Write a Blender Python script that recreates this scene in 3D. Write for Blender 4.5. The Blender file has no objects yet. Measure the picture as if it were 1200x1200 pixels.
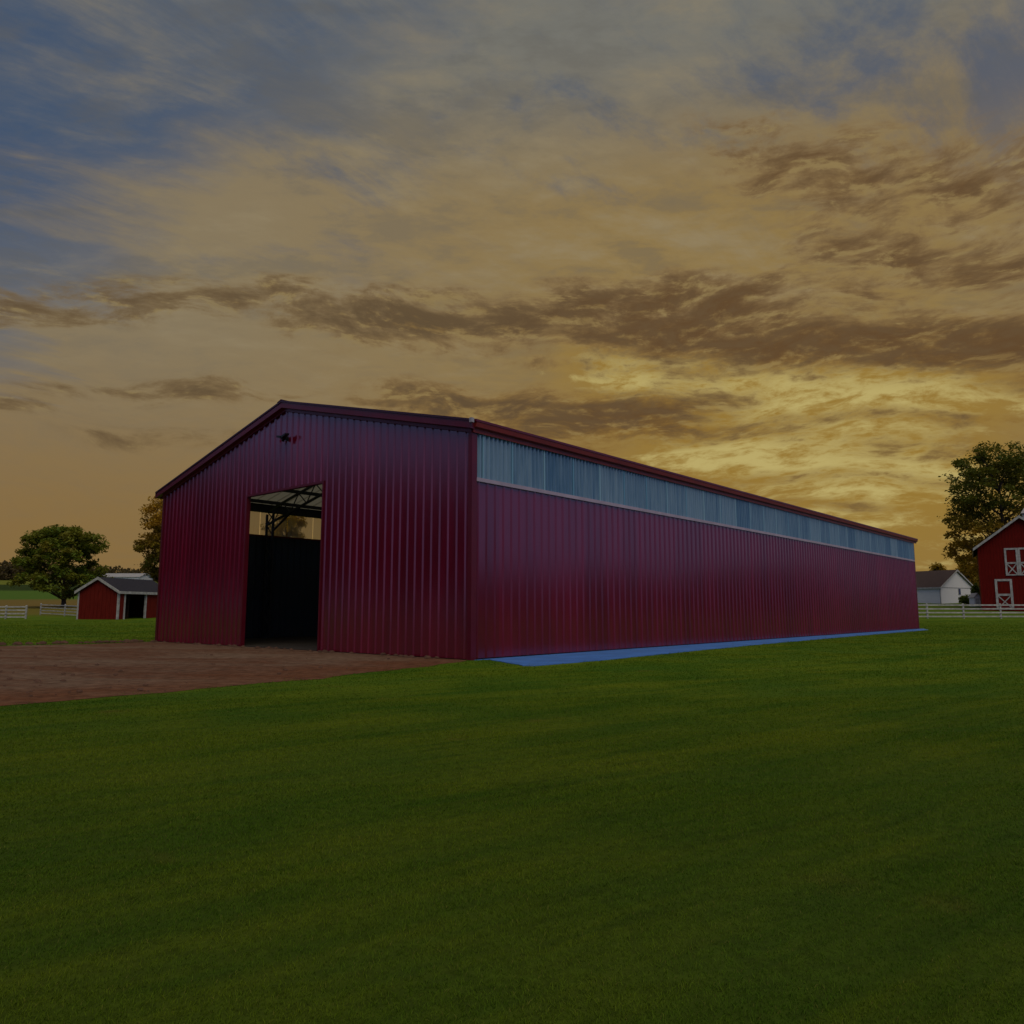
import bpy, math, random
import numpy as np
from mathutils import Vector, Matrix
R = math.radians
SC = bpy.context.scene
COL = SC.collection

# ------------------------------------------------------------------ camera
H_CAM = 1.0
PITCH = R(7.38)
F_PX = 891.4
cd = bpy.data.cameras.new('camera'); cam = bpy.data.objects.new('camera', cd); COL.objects.link(cam)
cam.location = (0, 0, H_CAM); cam.rotation_euler = (R(90) + PITCH, 0, 0)
cd.sensor_width = 36; cd.lens = F_PX / 1200 * 36; cd.clip_end = 5000; cd.clip_start = 0.05
SC.camera = cam
SC.view_settings.view_transform = 'Standard'; SC.view_settings.look = 'None'
SC.view_settings.exposure = 0.0; SC.view_settings.gamma = 1.0; SC.view_settings.use_curve_mapping = False
try:
    SC.cycles.max_bounces = 8; SC.cycles.transparent_max_bounces = 24
except Exception: pass

def ray(u, v):
    dx = (u - 600) / F_PX; up = (600 - v) / F_PX
    c, s = math.cos(PITCH), math.sin(PITCH)
    return Vector((dx, c - up * s, s + up * c))
def at(u, v, y):                                   # point seen at photo pixel (u, v), y metres ahead
    d = ray(u, v); return Vector((0, 0, H_CAM)) + d * (y / d.y)
def ae(u, v):                                      # azimuth, elevation in degrees of a photo pixel
    d = ray(u, v).normalized(); return math.degrees(math.atan2(d.x, d.y)), math.degrees(math.asin(d.z))

# ------------------------------------------------------------------ node helper
class Sock:
    def __init__(s, g, o): s.g = g; s.o = o
    def _m(s, op, *a, clamp=False): return s.g.math(op, s, *a, clamp=clamp)
    def __add__(s, b): return s._m('ADD', b)
    __radd__ = __add__
    def __sub__(s, b): return s._m('SUBTRACT', b)
    def __rsub__(s, b): return s.g.math('SUBTRACT', b, s)
    def __mul__(s, b): return s._m('MULTIPLY', b)
    __rmul__ = __mul__
    def __truediv__(s, b): return s._m('DIVIDE', b)
    def abs(s): return s._m('ABSOLUTE')
    def clamp(s): return s.g.math('ADD', s, 0.0, clamp=True)
    def max(s, b): return s._m('MAXIMUM', b)
    def min(s, b): return s._m('MINIMUM', b)
    def pow(s, b): return s._m('POWER', b)
class Graph:
    def __init__(s, tree): s.t = tree; s.n = tree.nodes; s.l = tree.links
    def node(s, typ, **kw):
        n = s.n.new(typ)
        for k, v in kw.items(): setattr(n, k, v)
        return n
    def put(s, inp, v):
        if isinstance(v, Sock): s.l.new(v.o, inp)
        elif isinstance(v, (tuple, list)) and len(v) == 3 and inp.type == 'RGBA': inp.default_value = (*v, 1)
        else: inp.default_value = v
    def math(s, op, a, b=None, c=None, clamp=False):
        n = s.node('ShaderNodeMath', operation=op, use_clamp=clamp)
        s.put(n.inputs[0], a)
        if b is not None: s.put(n.inputs[1], b)
        if c is not None: s.put(n.inputs[2], c)
        return Sock(s, n.outputs[0])
    def ss(s, lo, hi, x):
        n = s.node('ShaderNodeMapRange', interpolation_type='SMOOTHSTEP', clamp=True)
        s.put(n.inputs[0], x); s.put(n.inputs[1], lo); s.put(n.inputs[2], hi); n.inputs[3].default_value = 0; n.inputs[4].default_value = 1
        return Sock(s, n.outputs[0])
    def xyz(s, x, y, z=0.0):
        n = s.node('ShaderNodeCombineXYZ')
        for i, v in enumerate((x, y, z)): s.put(n.inputs[i], v)
        return Sock(s, n.outputs[0])
    def sep(s, v):
        n = s.node('ShaderNodeSeparateXYZ'); s.put(n.inputs[0], v); return [Sock(s, o) for o in n.outputs]
    def noise(s, vec, scale=1.0, detail=6.0, rough=0.55, dist=0.0, lac=2.0):
        n = s.node('ShaderNodeTexNoise'); s.put(n.inputs['Vector'], vec)
        n.inputs['Scale'].default_value = scale; n.inputs['Detail'].default_value = detail
        n.inputs['Roughness'].default_value = rough; n.inputs['Distortion'].default_value = dist; n.inputs['Lacunarity'].default_value = lac
        return Sock(s, n.outputs[0])
    def mix(s, f, a, b, mode='MIX'):
        n = s.node('ShaderNodeMix', data_type='RGBA', blend_type=mode)
        s.put(n.inputs[0], f); s.put(n.inputs[6], a); s.put(n.inputs[7], b)
        return Sock(s, n.outputs[2])
    def attr(s, name):
        n = s.node('ShaderNodeAttribute', attribute_name=name); return Sock(s, n.outputs['Fac'])
    def pos(s): return Sock(s, s.node('ShaderNodeNewGeometry').outputs['Position'])
    def objco(s): return Sock(s, s.node('ShaderNodeTexCoord').outputs['Object'])

# ------------------------------------------------------------------ sky and sun
SUN_AZ, SUN_EL = 160.0, 58.0          # the soft key light on the scene
GLOW_AZ, GLOW_EL = 20.0, 13.0         # bright part of the cloud deck
world = bpy.data.worlds.new('World'); SC.world = world; world.use_nodes = True
wt = world.node_tree; wt.nodes.clear(); g = Graph(wt)
tc = g.node('ShaderNodeTexCoord'); DIR = Sock(g, tc.outputs['Generated'])
dx, dy, dz = g.sep(DIR)
az = g.math('ARCTAN2', dx, dy) * 57.2958
el = g.math('ARCSINE', dz) * 57.2958
sky = g.node('ShaderNodeTexSky'); sky.sky_type = 'NISHITA'; sky.sun_disc = False
sky.sun_elevation = R(SUN_EL); sky.sun_rotation = R(SUN_AZ); sky.air_density = 1.0; sky.dust_density = 1.0; sky.ozone_density = 2.0
nsky = Sock(g, sky.outputs[0])
SKY_K = 0.05
clear = g.mix(1.0, nsky, (SKY_K * 0.62, SKY_K * 0.68, SKY_K * 0.92), 'MULTIPLY')
clear = g.mix(0.65, clear, (0.048, 0.090, 0.158))
def dirv(a, e): return Vector((math.sin(R(a)) * math.cos(R(e)), math.cos(R(a)) * math.cos(R(e)), math.sin(R(e))))
sunv = dirv(SUN_AZ, SUN_EL); gv = dirv(GLOW_AZ, GLOW_EL)
cs = dx * gv.x + dy * gv.y + dz * gv.z
sd = g.math('ARCCOSINE', cs.min(0.9999).max(-0.9999)) * 57.2958          # degrees from the sun
daz = g.math('ABSOLUTE', az)
warm = 1.0 - g.ss(32.0, 84.0, daz)                                      # dusk warmth dies away from the sun
# warped angular coordinates, stretched along the horizon
w1 = g.noise(g.xyz(az * 0.05, el * 0.12, 3.1), 1.0, 3.0, 0.5) - 0.5
w2 = g.noise(g.xyz(az * 0.05, el * 0.12, 9.7), 1.0, 3.0, 0.5) - 0.5
azw = az + w1 * 9.0; elw = el + w2 * 5.0
fb = g.noise(g.xyz(azw * 0.19, elw * 0.58, 0.0), 1.0, 10.0, 0.64, 0.12)       # cumulus-like fractal
fb2 = g.noise(g.xyz(azw * 0.19 + 0.03, elw * 0.58 + 0.20, 0.0), 1.0, 10.0, 0.64, 0.12)
rel = fb - fb2                                                            # thickness relief
fine = g.noise(g.xyz(azw * 0.42, elw * 1.25, 4.0), 1.0, 9.0, 0.66, 0.12)
# cirrus: planar high layer, streaks running down to the right
pz = dz.max(0.0) + 0.16
px_ = dx / pz; py_ = dy / pz
sa = px_ * 0.80 + py_ * 0.60; sb = py_ * 0.80 - px_ * 0.60
wv = (g.noise(g.xyz(px_, py_, 2.0), 1.3, 3.0, 0.5) - 0.5) * 0.55
cir = g.noise(g.xyz(sa * 0.9 + wv * 1.2, sb * 3.0 + wv * 1.6, 1.0), 1.25, 10.0, 0.64, 0.15)
cir2 = g.noise(g.xyz(px_ * 1.0, py_ * 1.2, 7.0), 0.9, 7.0, 0.6, 0.4)
# broad veil
bel = (g.ss(-44.0, 2.0, az) * 30.0 + 11.5) * warm + (1.0 - warm) * 22.0                                  # the veil climbs from lower left to upper right
veil_el = 1.0 - g.ss(-8.0, 9.0, el - bel + (cir2 - 0.5) * 30.0 + (cir - 0.5) * 52.0)
veil = (veil_el * (0.62 + warm * 0.36) + g.ss(0.44, 0.66, cir * 0.66 + cir2 * 0.34 + veil_el * 0.10) * 0.60).min(1.0)
gap = g.ss(0.47, 0.66, g.noise(g.xyz(sa * 1.6 + wv, sb * 2.6 + wv, 12.0), 1.25, 10.0, 0.66, 0.15)) * g.ss(21.0, 33.0, el + g.ss(0.0, -34.0, az) * 5.0)
thin = g.ss(0.30, 0.62, cir * 0.5 + cir2 * 0.5)
clear = g.mix(thin * 0.50, clear, (0.130, 0.142, 0.150))            # thin milky cirrus over the open blue
veil = veil * (1.0 - gap * 0.72)
low = 1.0 - g.ss(2.0, 22.0, el)
near = 1.0 - g.ss(6.0, 50.0, sd)
veilc = g.mix(low, (0.232, 0.184, 0.112), (0.236, 0.144, 0.049))
veilc = g.mix(near * 0.8, veilc, (0.278, 0.176, 0.047))
veilc = g.mix(g.ss(28.0, 40.0, el), veilc, (0.172, 0.170, 0.150))
veilc = g.mix(1.0 - warm, veilc, (0.145, 0.180, 0.385))
col = g.mix(veil, clear, veilc)
# soft mottling of the veil
mot = g.ss(0.42, 0.72, fine * 0.5 + cir2 * 0.5)
col = g.mix(mot * 0.35 * warm * (1.0 - low * 0.6), col, (0.140, 0.130, 0.105))
puff = g.noise(g.xyz(px_ * 2.2 + wv, py_ * 4.2, 21.0), 2.4, 8.0, 0.62, 0.2)
brt = g.ss(0.47, 0.64, cir * 0.40 + puff * 0.45 + cir2 * 0.15)
shd = g.ss(0.50, 0.66, 1.0 - puff) * g.ss(13.0, 24.0, el) * warm
col = g.mix(shd * 0.34, col, (0.120, 0.112, 0.098))
col = g.mix(brt * 0.70 * warm * g.ss(10.0, 24.0, el) * (0.25 + veil * 0.75), col, (0.290, 0.232, 0.138))
# glowing cream and yellow patches round the hidden sun
def band(u0, v0, u1, v1, thick_px, fade=5.0, wob=1.0):
    a0, e0 = ae(u0, v0); a1, e1 = ae(u1, v1)
    k = (e1 - e0) / (a1 - a0); th = thick_px / F_PX * 57.2958
    line = (az - a0) * k + e0
    e = ((elw * wob + el * (1 - wob)) - line) / th
    gs = g.math('EXPONENT', e * e * -1.0)
    win = g.ss(a0 - fade, a0 + fade, azw) * (1.0 - g.ss(a1 - fade, a1 + fade, azw))
    return gs * win
gl = (band(690, 440, 1220, 450, 46, 9.0) + band(740, 525, 1130, 545, 36, 8.0) + band(900, 590, 1150, 620, 60, 8.0) * 0.8 + band(640, 415, 900, 415, 30, 7.0) * 0.4).min(1.0)
glow = g.ss(0.30, 0.82, gl * 0.66 + (fine - 0.5) * 1.7 + (fb - 0.5) * 1.1) * g.ss(0.0, 0.30, gl)
col = g.mix(g.ss(0.0, 1.0, gl) * 0.70, col, (0.310, 0.182, 0.027))
col = g.mix(glow, col, (0.480, 0.385, 0.138))
# dark stratocumulus bands
dk = (band(330, 378, 760, 368, 27) * 1.12 + band(700, 370, 1320, 400, 34, 6.0) * 1.25 + band(640, 338, 920, 340, 20) * 0.7
      + band(430, 468, 840, 464, 21) * 1.08 + band(640, 492, 900, 500, 15) * 0.7 + band(920, 520, 1300, 530, 18) * 0.55
      + band(-200, 348, 330, 354, 24) * 0.74 + band(60, 458, 330, 458, 13) * 0.78 + band(110, 512, 290, 512, 12) * 0.5 + band(-160, 490, 70, 490, 12) * 0.5
      + band(840, 182, 1320, 192, 42, 8.0) * 0.86 + band(940, 285, 1320, 300, 26, 6.0) * 0.76 + band(760, 320, 1100, 325, 18) * 0.4 + band(800, 560, 1120, 575, 11) * 0.55 + band(870, 600, 1130, 612, 9) * 0.5 + band(560, 505, 780, 520, 10) * 0.45 + band(900, 480, 1250, 490, 9) * 0.5 + band(600, 420, 860, 424, 8) * 0.4)
dens = dk.min(1.2) * 0.54 + ((fb - 0.5) * 1.50 + (fine - 0.5) * 0.95) * g.ss(0.0, 0.35, dk)
hal = g.ss(0.04, 0.46, dens)
core = g.ss(0.20, 0.72, dens)
orange = g.mix(g.ss(10.0, 24.0, el), (0.215, 0.112, 0.022), (0.215, 0.138, 0.062))
orange = g.mix(g.ss(0.0, -30.0, az), orange, (0.180, 0.120, 0.055))
dark = g.mix(g.ss(-10.0, 15.0, az), (0.104, 0.070, 0.037), (0.112, 0.060, 0.025))
col = g.mix(hal * 0.72, col, orange)
dark = g.mix(g.ss(0.36, 0.64, fine) * 0.6, dark, (0.128, 0.082, 0.040))
dcol = g.mix(g.ss(0.0, 0.15, rel * -1.0), dark, (0.190, 0.118, 0.044))
col = g.mix(core * 0.96, col, dcol)
rim = g.ss(0.02, 0.11, rel * -1.0) * hal * (1.0 - core)
col = g.mix(rim * 0.5, col, (0.33, 0.25, 0.10))
# below the horizon (never seen: the ground covers it)
bg = g.node('ShaderNodeBackground'); g.put(bg.inputs[0], col); bg.inputs[1].default_value = 1.0
wo = g.node('ShaderNodeOutputWorld'); wt.links.new(bg.outputs[0], wo.inputs[0])
try: world.cycles.sampling_method = 'MANUAL'; world.cycles.sample_map_resolution = 1024
except Exception: pass

sl = bpy.data.lights.new('sun', 'SUN'); sun = bpy.data.objects.new('sun', sl); COL.objects.link(sun)
sl.energy = 1.35; sl.angle = R(60); sl.color = (1.0, 0.88, 0.66)
sun.rotation_euler = (-sunv).to_track_quat('-Z', 'Y').to_euler(); sun.location = (20, 60, 40)

# ------------------------------------------------------------------ object helpers
def tag(o, label=None, cat=None, group=None, kind=None):
    if label: o['label'] = label
    if cat: o['category'] = cat
    if group: o['group'] = group
    if kind: o['kind'] = kind
    return o
def empty(name, loc, rz=0.0):
    o = bpy.data.objects.new(name, None); COL.objects.link(o); o.empty_display_size = 0.3
    o.location = loc; o.rotation_euler = (0, 0, rz); return o
class MB:
    def __init__(s): s.v = []; s.f = []
    def add(s, vs, fs):
        b = len(s.v); s.v += [tuple(p) for p in vs]; s.f += [tuple(b + i for i in f) for f in fs]; return s
    def box(s, x0, y0, z0, x1, y1, z1):
        x0, x1 = min(x0, x1), max(x0, x1); y0, y1 = min(y0, y1), max(y0, y1); z0, z1 = min(z0, z1), max(z0, z1)
        return s.add([(x0,y0,z0),(x1,y0,z0),(x1,y1,z0),(x0,y1,z0),(x0,y0,z1),(x1,y0,z1),(x1,y1,z1),(x0,y1,z1)],
                     [(0,3,2,1),(4,5,6,7),(0,1,5,4),(1,2,6,5),(2,3,7,6),(3,0,4,7)])
    def bar(s, a, b, w, h, up=(0, 0, 1)):
        a = Vector(a); b = Vector(b); d = (b - a).normalized(); up = Vector(up)
        if abs(d.dot(up)) > 0.99: up = Vector((0, 1, 0))
        x = d.cross(up).normalized() * (w / 2); y = x.cross(d).normalized() * (h / 2)
        vs = [a-x-y, a+x-y, a+x+y, a-x+y, b-x-y, b+x-y, b+x+y, b-x+y]
        return s.add(vs, [(0,1,2,3),(7,6,5,4),(0,4,5,1),(1,5,6,2),(2,6,7,3),(3,7,4,0)])
    def tube(s, pts, rad, n=6):
        b = len(s.v); pts = [Vector(p) for p in pts]
        for i, p in enumerate(pts):
            d = (pts[min(i+1, len(pts)-1)] - pts[max(i-1, 0)]).normalized()
            x = d.cross(Vector((0.31, 0.9, 0.2))).normalized(); y = d.cross(x)
            for k in range(n):
                a = 2 * math.pi * k / n; s.v.append(tuple(p + (x * math.cos(a) + y * math.sin(a)) * rad[i]))
        for i in range(len(pts) - 1):
            for k in range(n):
                s.f.append((b+i*n+k, b+i*n+(k+1)%n, b+(i+1)*n+(k+1)%n, b+(i+1)*n+k))
        return s
    def prism(s, poly, axis_vec):                  # polygon (3-D points) swept along a vector
        n = len(poly); a = [Vector(p) for p in poly]; b = [p + Vector(axis_vec) for p in a]
        return s.add(a + b, [tuple(range(n))[::-1], tuple(range(n, 2*n))] + [(i, (i+1) % n, n+(i+1) % n, n+i) for i in range(n)])
    def mesh(s, name, m, smooth=False):
        me = bpy.data.meshes.new(name); me.from_pydata(s.v, [], s.f); me.materials.append(m)
        if smooth: me.polygons.foreach_set('use_smooth', [True] * len(me.polygons))
        me.update(); return me
    def build(s, name, m, parent=None, smooth=False):
        return link(name, s.mesh(name, m, smooth), parent)
def link(name, me, parent=None, loc=None):
    o = bpy.data.objects.new(name, me); COL.objects.link(o)
    if parent: o.parent = parent
    if loc: o.location = loc
    return o

# ------------------------------------------------------------------ materials
def mat(name, base, rough=0.7, var=0.0, vscale=3.0, spec=0.4, metal=0.0, bump=0.0, bscale=40.0, coat=0.0, stretch=None, dirt=None):
    m = bpy.data.materials.new(name); m.use_nodes = True; t = m.node_tree; G = Graph(t)
    p = t.nodes['Principled BSDF']; p.inputs['Roughness'].default_value = rough; p.inputs['Metallic'].default_value = metal
    p.inputs['Specular IOR Level'].default_value = spec; p.inputs['Coat Weight'].default_value = coat; p.inputs['Coat Roughness'].default_value = 0.25
    v = G.objco()
    if stretch:
        x, y, z = G.sep(v); v = G.xyz(x * stretch[0], y * stretch[1], z * stretch[2])
    c = base
    if var:
        n = G.noise(v, vscale, 6.0, 0.6)
        c = G.mix(G.ss(0.3, 0.7, n), tuple(b * (1 - var) for b in base), tuple(min(1, b * (1 + var)) for b in base))
    if dirt:
        n2 = G.noise(v, dirt[1], 5.0, 0.65); c = G.mix(G.ss(0.52, 0.72, n2) * dirt[2], c, dirt[0])
    G.put(p.inputs['Base Color'], c)
    if var: G.put(p.inputs['Roughness'], G.noise(v, vscale * 2, 3.0) * 0.2 + (rough - 0.1))
    if bump:
        b = G.node('ShaderNodeBump'); b.inputs['Strength'].default_value = bump; b.inputs['Distance'].default_value = 0.02
        G.put(b.inputs['Height'], G.noise(v, bscale, 5.0)); t.links.new(b.outputs[0], p.inputs['Normal'])
    return m
def sheet_mat(name, outside, inside, rough):
    m = bpy.data.materials.new(name); m.use_nodes = True; t = m.node_tree; G = Graph(t); p = t.nodes['Principled BSDF']
    v = G.pos(); x, y, z = G.sep(v)
    n = G.noise(G.xyz(x * 3, y * 3, z * 0.5), 0.7, 6.0, 0.65)
    oc = G.mix(G.ss(0.3, 0.7, n), tuple(b * 0.82 for b in outside), tuple(b * 1.15 for b in outside))
    oi = Sock(G, G.node('ShaderNodeObjectInfo').outputs['Random'])
    oc = G.mix(1.0, oc, G.xyz(oi * 0.22 + 0.89, oi * 0.22 + 0.89, oi * 0.22 + 0.89), 'MULTIPLY')
    bf = Sock(G, G.node('ShaderNodeNewGeometry').outputs['Backfacing'])
    G.put(p.inputs['Base Color'], G.mix(bf, oc, inside))
    G.put(p.inputs['Roughness'], G.noise(v, 1.5, 4.0) * 0.12 + (rough - 0.06) + oi * 0.03)
    p.inputs['Specular IOR Level'].default_value = 0.06
    p.inputs['Coat Weight'].default_value = 1.0; p.inputs['Coat IOR'].default_value = 1.80; p.inputs['Coat Roughness'].default_value = 0.17
    b = G.node('ShaderNodeBump'); b.inputs['Strength'].default_value = 0.06; b.inputs['Distance'].default_value = 0.05     # oil-canning of the sheet
    G.put(b.inputs['Height'], G.noise(G.xyz(x * 2.2, y * 2.2, z * 0.55), 1.0, 2.0)); t.links.new(b.outputs[0], p.inputs['Normal'])
    return m
M = {}
M['red_sheet'] = sheet_mat('red_sheet', (0.136, 0.0012, 0.016), (0.050, 0.064, 0.082), 0.30)
M['red_trim'] = mat('red_trim', (0.110, 0.004, 0.014), 0.36, 0.12, 2.0, 0.5)
M['red_fascia'] = mat('red_fascia', (0.200, 0.020, 0.014), 0.45, 0.15, 2.0, 0.4)
M['sill'] = mat('pale_trim', (0.42, 0.34, 0.42), 0.4, 0.12, 2.0)
M['galv'] = mat('galvanised_steel', (0.055, 0.060, 0.070), 0.5, 0.25, 4.0, 0.5, 0.5)
M['lining'] = mat('pale_roof_lining', (0.55, 0.52, 0.44), 0.8, 0.10, 2.0)
M['slab'] = mat('dusty_floor', (0.035, 0.026, 0.020), 0.9, 0.25, 1.5)
M['paint_white'] = mat('weathered_white_paint', (0.40, 0.385, 0.36), 0.7, 0.25, 3.0, 0.2)
M['barn_red'] = mat('barn_red_boards', (0.140, 0.007, 0.004), 0.8, 0.22, 3.0, 0.1, stretch=(4, 4, 0.4))
M['shed_red'] = mat('shed_red_boards', (0.140, 0.012, 0.007), 0.8, 0.22, 3.0, 0.1, stretch=(4, 4, 0.4))
M['shingle'] = mat('grey_shingle', (0.030, 0.028, 0.036), 0.9, 0.3, 6.0, 0.2, stretch=(1, 1, 4))
M['shingle_brown'] = mat('brown_shingle', (0.060, 0.040, 0.036), 0.9, 0.25, 4.0, 0.2, stretch=(1, 1, 4))
M['white_wall'] = mat('white_clapboard', (0.74, 0.71, 0.68), 0.7, 0.08, 3.0, stretch=(0.4, 0.4, 14))
M['dark'] = mat('dark_interior', (0.012, 0.010, 0.009), 0.8)
M['wood'] = mat('bare_wood', (0.10, 0.055, 0.028), 0.8, 0.3, 3.0)
M['glass'] = mat('dark_window_glass', (0.012, 0.014, 0.012), 0.08, spec=0.5)
M['black_metal'] = mat('black_metal', (0.010, 0.010, 0.012), 0.45, 0.2, 9.0)
M['bark'] = mat('bark', (0.050, 0.035, 0.022), 0.9, 0.35, 5.0, stretch=(5, 5, 1))
M['pale_roof'] = mat('pale_metal_roof', (0.36, 0.34, 0.33), 0.55, 0.08, 1.0)
def poly_blue():
    m = bpy.data.materials.new('blue_ribbed_plastic'); m.use_nodes = True; t = m.node_tree; G = Graph(t); p = t.nodes['Principled BSDF']
    x, y, z = G.sep(G.pos()); oi = Sock(G, G.node('ShaderNodeObjectInfo').outputs['Random'])
    n = G.noise(G.xyz(x * 9, y * 9, z * 0.5), 1.0, 6.0, 0.7)
    c = G.mix(G.ss(0.30, 0.70, n * 0.75 + oi * 0.25), (0.090, 0.215, 0.385), (0.280, 0.430, 0.580))
    G.put(p.inputs['Base Color'], c); p.inputs['Roughness'].default_value = 0.28; p.inputs['Specular IOR Level'].default_value = 0.5
    tr = G.node('ShaderNodeBsdfTranslucent'); G.put(tr.inputs[0], c); mx = G.node('ShaderNodeMixShader'); mx.inputs[0].default_value = 0.22
    t.links.new(p.outputs[0], mx.inputs[1]); t.links.new(tr.outputs[0], mx.inputs[2]); t.links.new(mx.outputs[0], t.nodes['Material Output'].inputs[0])
    return m
M['poly'] = poly_blue()
def joint_mat():
    m = bpy.data.materials.new('pale_blue_joint'); m.use_nodes = True; G = Graph(m.node_tree); p = m.node_tree.nodes['Principled BSDF']
    oi = Sock(G, G.node('ShaderNodeObjectInfo').outputs['Random'])
    G.put(p.inputs['Base Color'], G.mix(oi, (0.12, 0.30, 0.44), (0.26, 0.44, 0.54))); p.inputs['Roughness'].default_value = 0.4
    return m
def added_rooflight():  # unseen translucent sheet, added to brighten the roof underside behind the doorway
    m = bpy.data.materials.new('added_translucent_sheet'); m.use_nodes = True; t = m.node_tree; G = Graph(t); p = t.nodes['Principled BSDF']
    p.inputs['Base Color'].default_value = (0.30, 0.28, 0.22, 1); p.inputs['Roughness'].default_value = 0.5
    tr = G.node('ShaderNodeBsdfTranslucent'); tr.inputs[0].default_value = (0.30, 0.28, 0.20, 1); mx = G.node('ShaderNodeMixShader'); mx.inputs[0].default_value = 0.42
    t.links.new(p.outputs[0], mx.inputs[1]); t.links.new(tr.outputs[0], mx.inputs[2]); t.links.new(mx.outputs[0], t.nodes['Material Output'].inputs[0])
    return m
M['added_rooflight'] = added_rooflight()
def poly_clear():
    m = bpy.data.materials.new('clear_plastic_sheet'); m.use_nodes = True; t = m.node_tree; G = Graph(t); p = t.nodes['Principled BSDF']
    p.inputs['Base Color'].default_value = (0.72, 0.76, 0.78, 1); p.inputs['Roughness'].default_value = 0.3
    tp = G.node('ShaderNodeBsdfTransparent'); mx = G.node('ShaderNodeMixShader'); mx.inputs[0].default_value = 0.50
    t.links.new(tp.outputs[0], mx.inputs[1]); t.links.new(p.outputs[0], mx.inputs[2]); t.links.new(mx.outputs[0], t.nodes['Material Output'].inputs[0])
    return m
M['clear'] = poly_clear()
def ground_color(G, x, y, z):
    """lawn colour: broad yellow and deep green patches, mowing streaks, crop strips on the far field"""
    v = G.xyz(x, y, 0.0)
    sa = x * 0.82 + y * 0.57; sb = y * 0.82 - x * 0.57
    st = G.noise(G.xyz(sa * 0.16, sb * 1.5, 0.0), 1.0, 5.0, 0.6, 0.3)
    pa = G.noise(v, 0.55, 5.0, 0.6, 0.4)
    pb = G.noise(G.xyz(sa * 0.5, sb * 5.0, 3.0), 1.0, 5.0, 0.65, 0.3)
    k = G.ss(0.38, 0.62, st * 0.42 + pa * 0.30 + pb * 0.28)
    c = G.mix(k, (0.060, 0.132, 0.007), (0.148, 0.198, 0.009))
    dash = G.ss(0.53, 0.66, G.noise(G.xyz(sa * 0.9, sb * 8.0, 6.0), 1.0, 5.0, 0.6, 0.1)) * G.ss(0.40, 0.60, G.noise(v, 0.30, 3.0, 0.5))
    c = G.mix(dash * 0.55, c, (0.036, 0.078, 0.006))
    cool = G.ss(0.46, 0.66, G.noise(G.xyz(x + 31.0, y, 5.0), 0.42, 4.0, 0.55, 0.2))
    c = G.mix(cool * 0.40, c, (0.060, 0.145, 0.014))
    dry = G.ss(0.62, 0.76, G.noise(v, 1.1, 4.0, 0.55, 0.3))
    c = G.mix(dry * 0.45, c, (0.190, 0.125, 0.030))
    return c
def ground_mat():
    m = bpy.data.materials.new('grass_ground'); m.use_nodes = True; t = m.node_tree; G = Graph(t); p = t.nodes['Principled BSDF']
    x, y, z = G.sep(G.pos()); c = ground_color(G, x, y, z)
    n = G.noise(G.xyz(x, y, 0.0), 14.0, 6.0, 0.7)
    c = G.mix(1.0, c, G.mix(G.ss(0.3, 0.7, n), (0.62, 0.62, 0.62), (1.12, 1.12, 1.12)), 'MULTIPLY')
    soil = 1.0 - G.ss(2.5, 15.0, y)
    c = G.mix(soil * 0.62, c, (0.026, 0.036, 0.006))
    wob = (G.noise(G.xyz(x * 0.02, y * 0.03, 0.0), 1.0, 4.0) - 0.5)
    d = y + wob * 26.0
    far = G.ss(74.0, 84.0, y)
    tan = G.mix(G.ss(96.0, 110.0, d), (0.150, 0.125, 0.022), (0.170, 0.118, 0.030))
    strip = G.mix(G.ss(-20.0, 0.0, x), tan, (0.085, 0.130, 0.012))
    strip = G.mix(G.ss(142.0, 156.0, d), strip, (0.075, 0.140, 0.018))
    strip = G.mix(G.ss(210.0, 222.0, d), strip, (0.028, 0.048, 0.008))
    strip = G.mix(G.ss(296.0, 312.0, d), strip, (0.150, 0.165, 0.020))
    c = G.mix(far, c, strip)
    G.put(p.inputs['Base Color'], c); p.inputs['Roughness'].default_value = 0.9; p.inputs['Specular IOR Level'].default_value = 0.05
    b = G.node('ShaderNodeBump'); b.inputs['Strength'].default_value = 0.5; b.inputs['Distance'].default_value = 0.06
    G.put(b.inputs['Height'], G.noise(G.xyz(x, y, 0.0), 9.0, 6.0, 0.7)); t.links.new(b.outputs[0], p.inputs['Normal'])
    return m
M['ground'] = ground_mat()
def blade_mat():
    m = bpy.data.materials.new('grass_blade'); m.use_nodes = True; t = m.node_tree; G = Graph(t); p = t.nodes['Principled BSDF']
    x, y, z = G.sep(G.pos()); c = ground_color(G, x, y, z)
    r = G.attr('rnd')
    c = G.mix(1.0, c, G.mix(r, (0.84, 0.88, 0.85), (1.20, 1.14, 1.08)), 'MULTIPLY')
    c = G.mix(G.ss(0.95, 0.98, r) * 0.5, c, (0.21, 0.16, 0.045))
    G.put(p.inputs['Base Color'], c); p.inputs['Roughness'].default_value = 0.7; p.inputs['Specular IOR Level'].default_value = 0.08
    tr = G.node('ShaderNodeBsdfTranslucent'); G.put(tr.inputs[0], c); mx = G.node('ShaderNodeMixShader'); mx.inputs[0].default_value = 0.35
    t.links.new(p.outputs[0], mx.inputs[1]); t.links.new(tr.outputs[0], mx.inputs[2]); t.links.new(mx.outputs[0], t.nodes['Material Output'].inputs[0])
    return m
M['blade'] = blade_mat()
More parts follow.
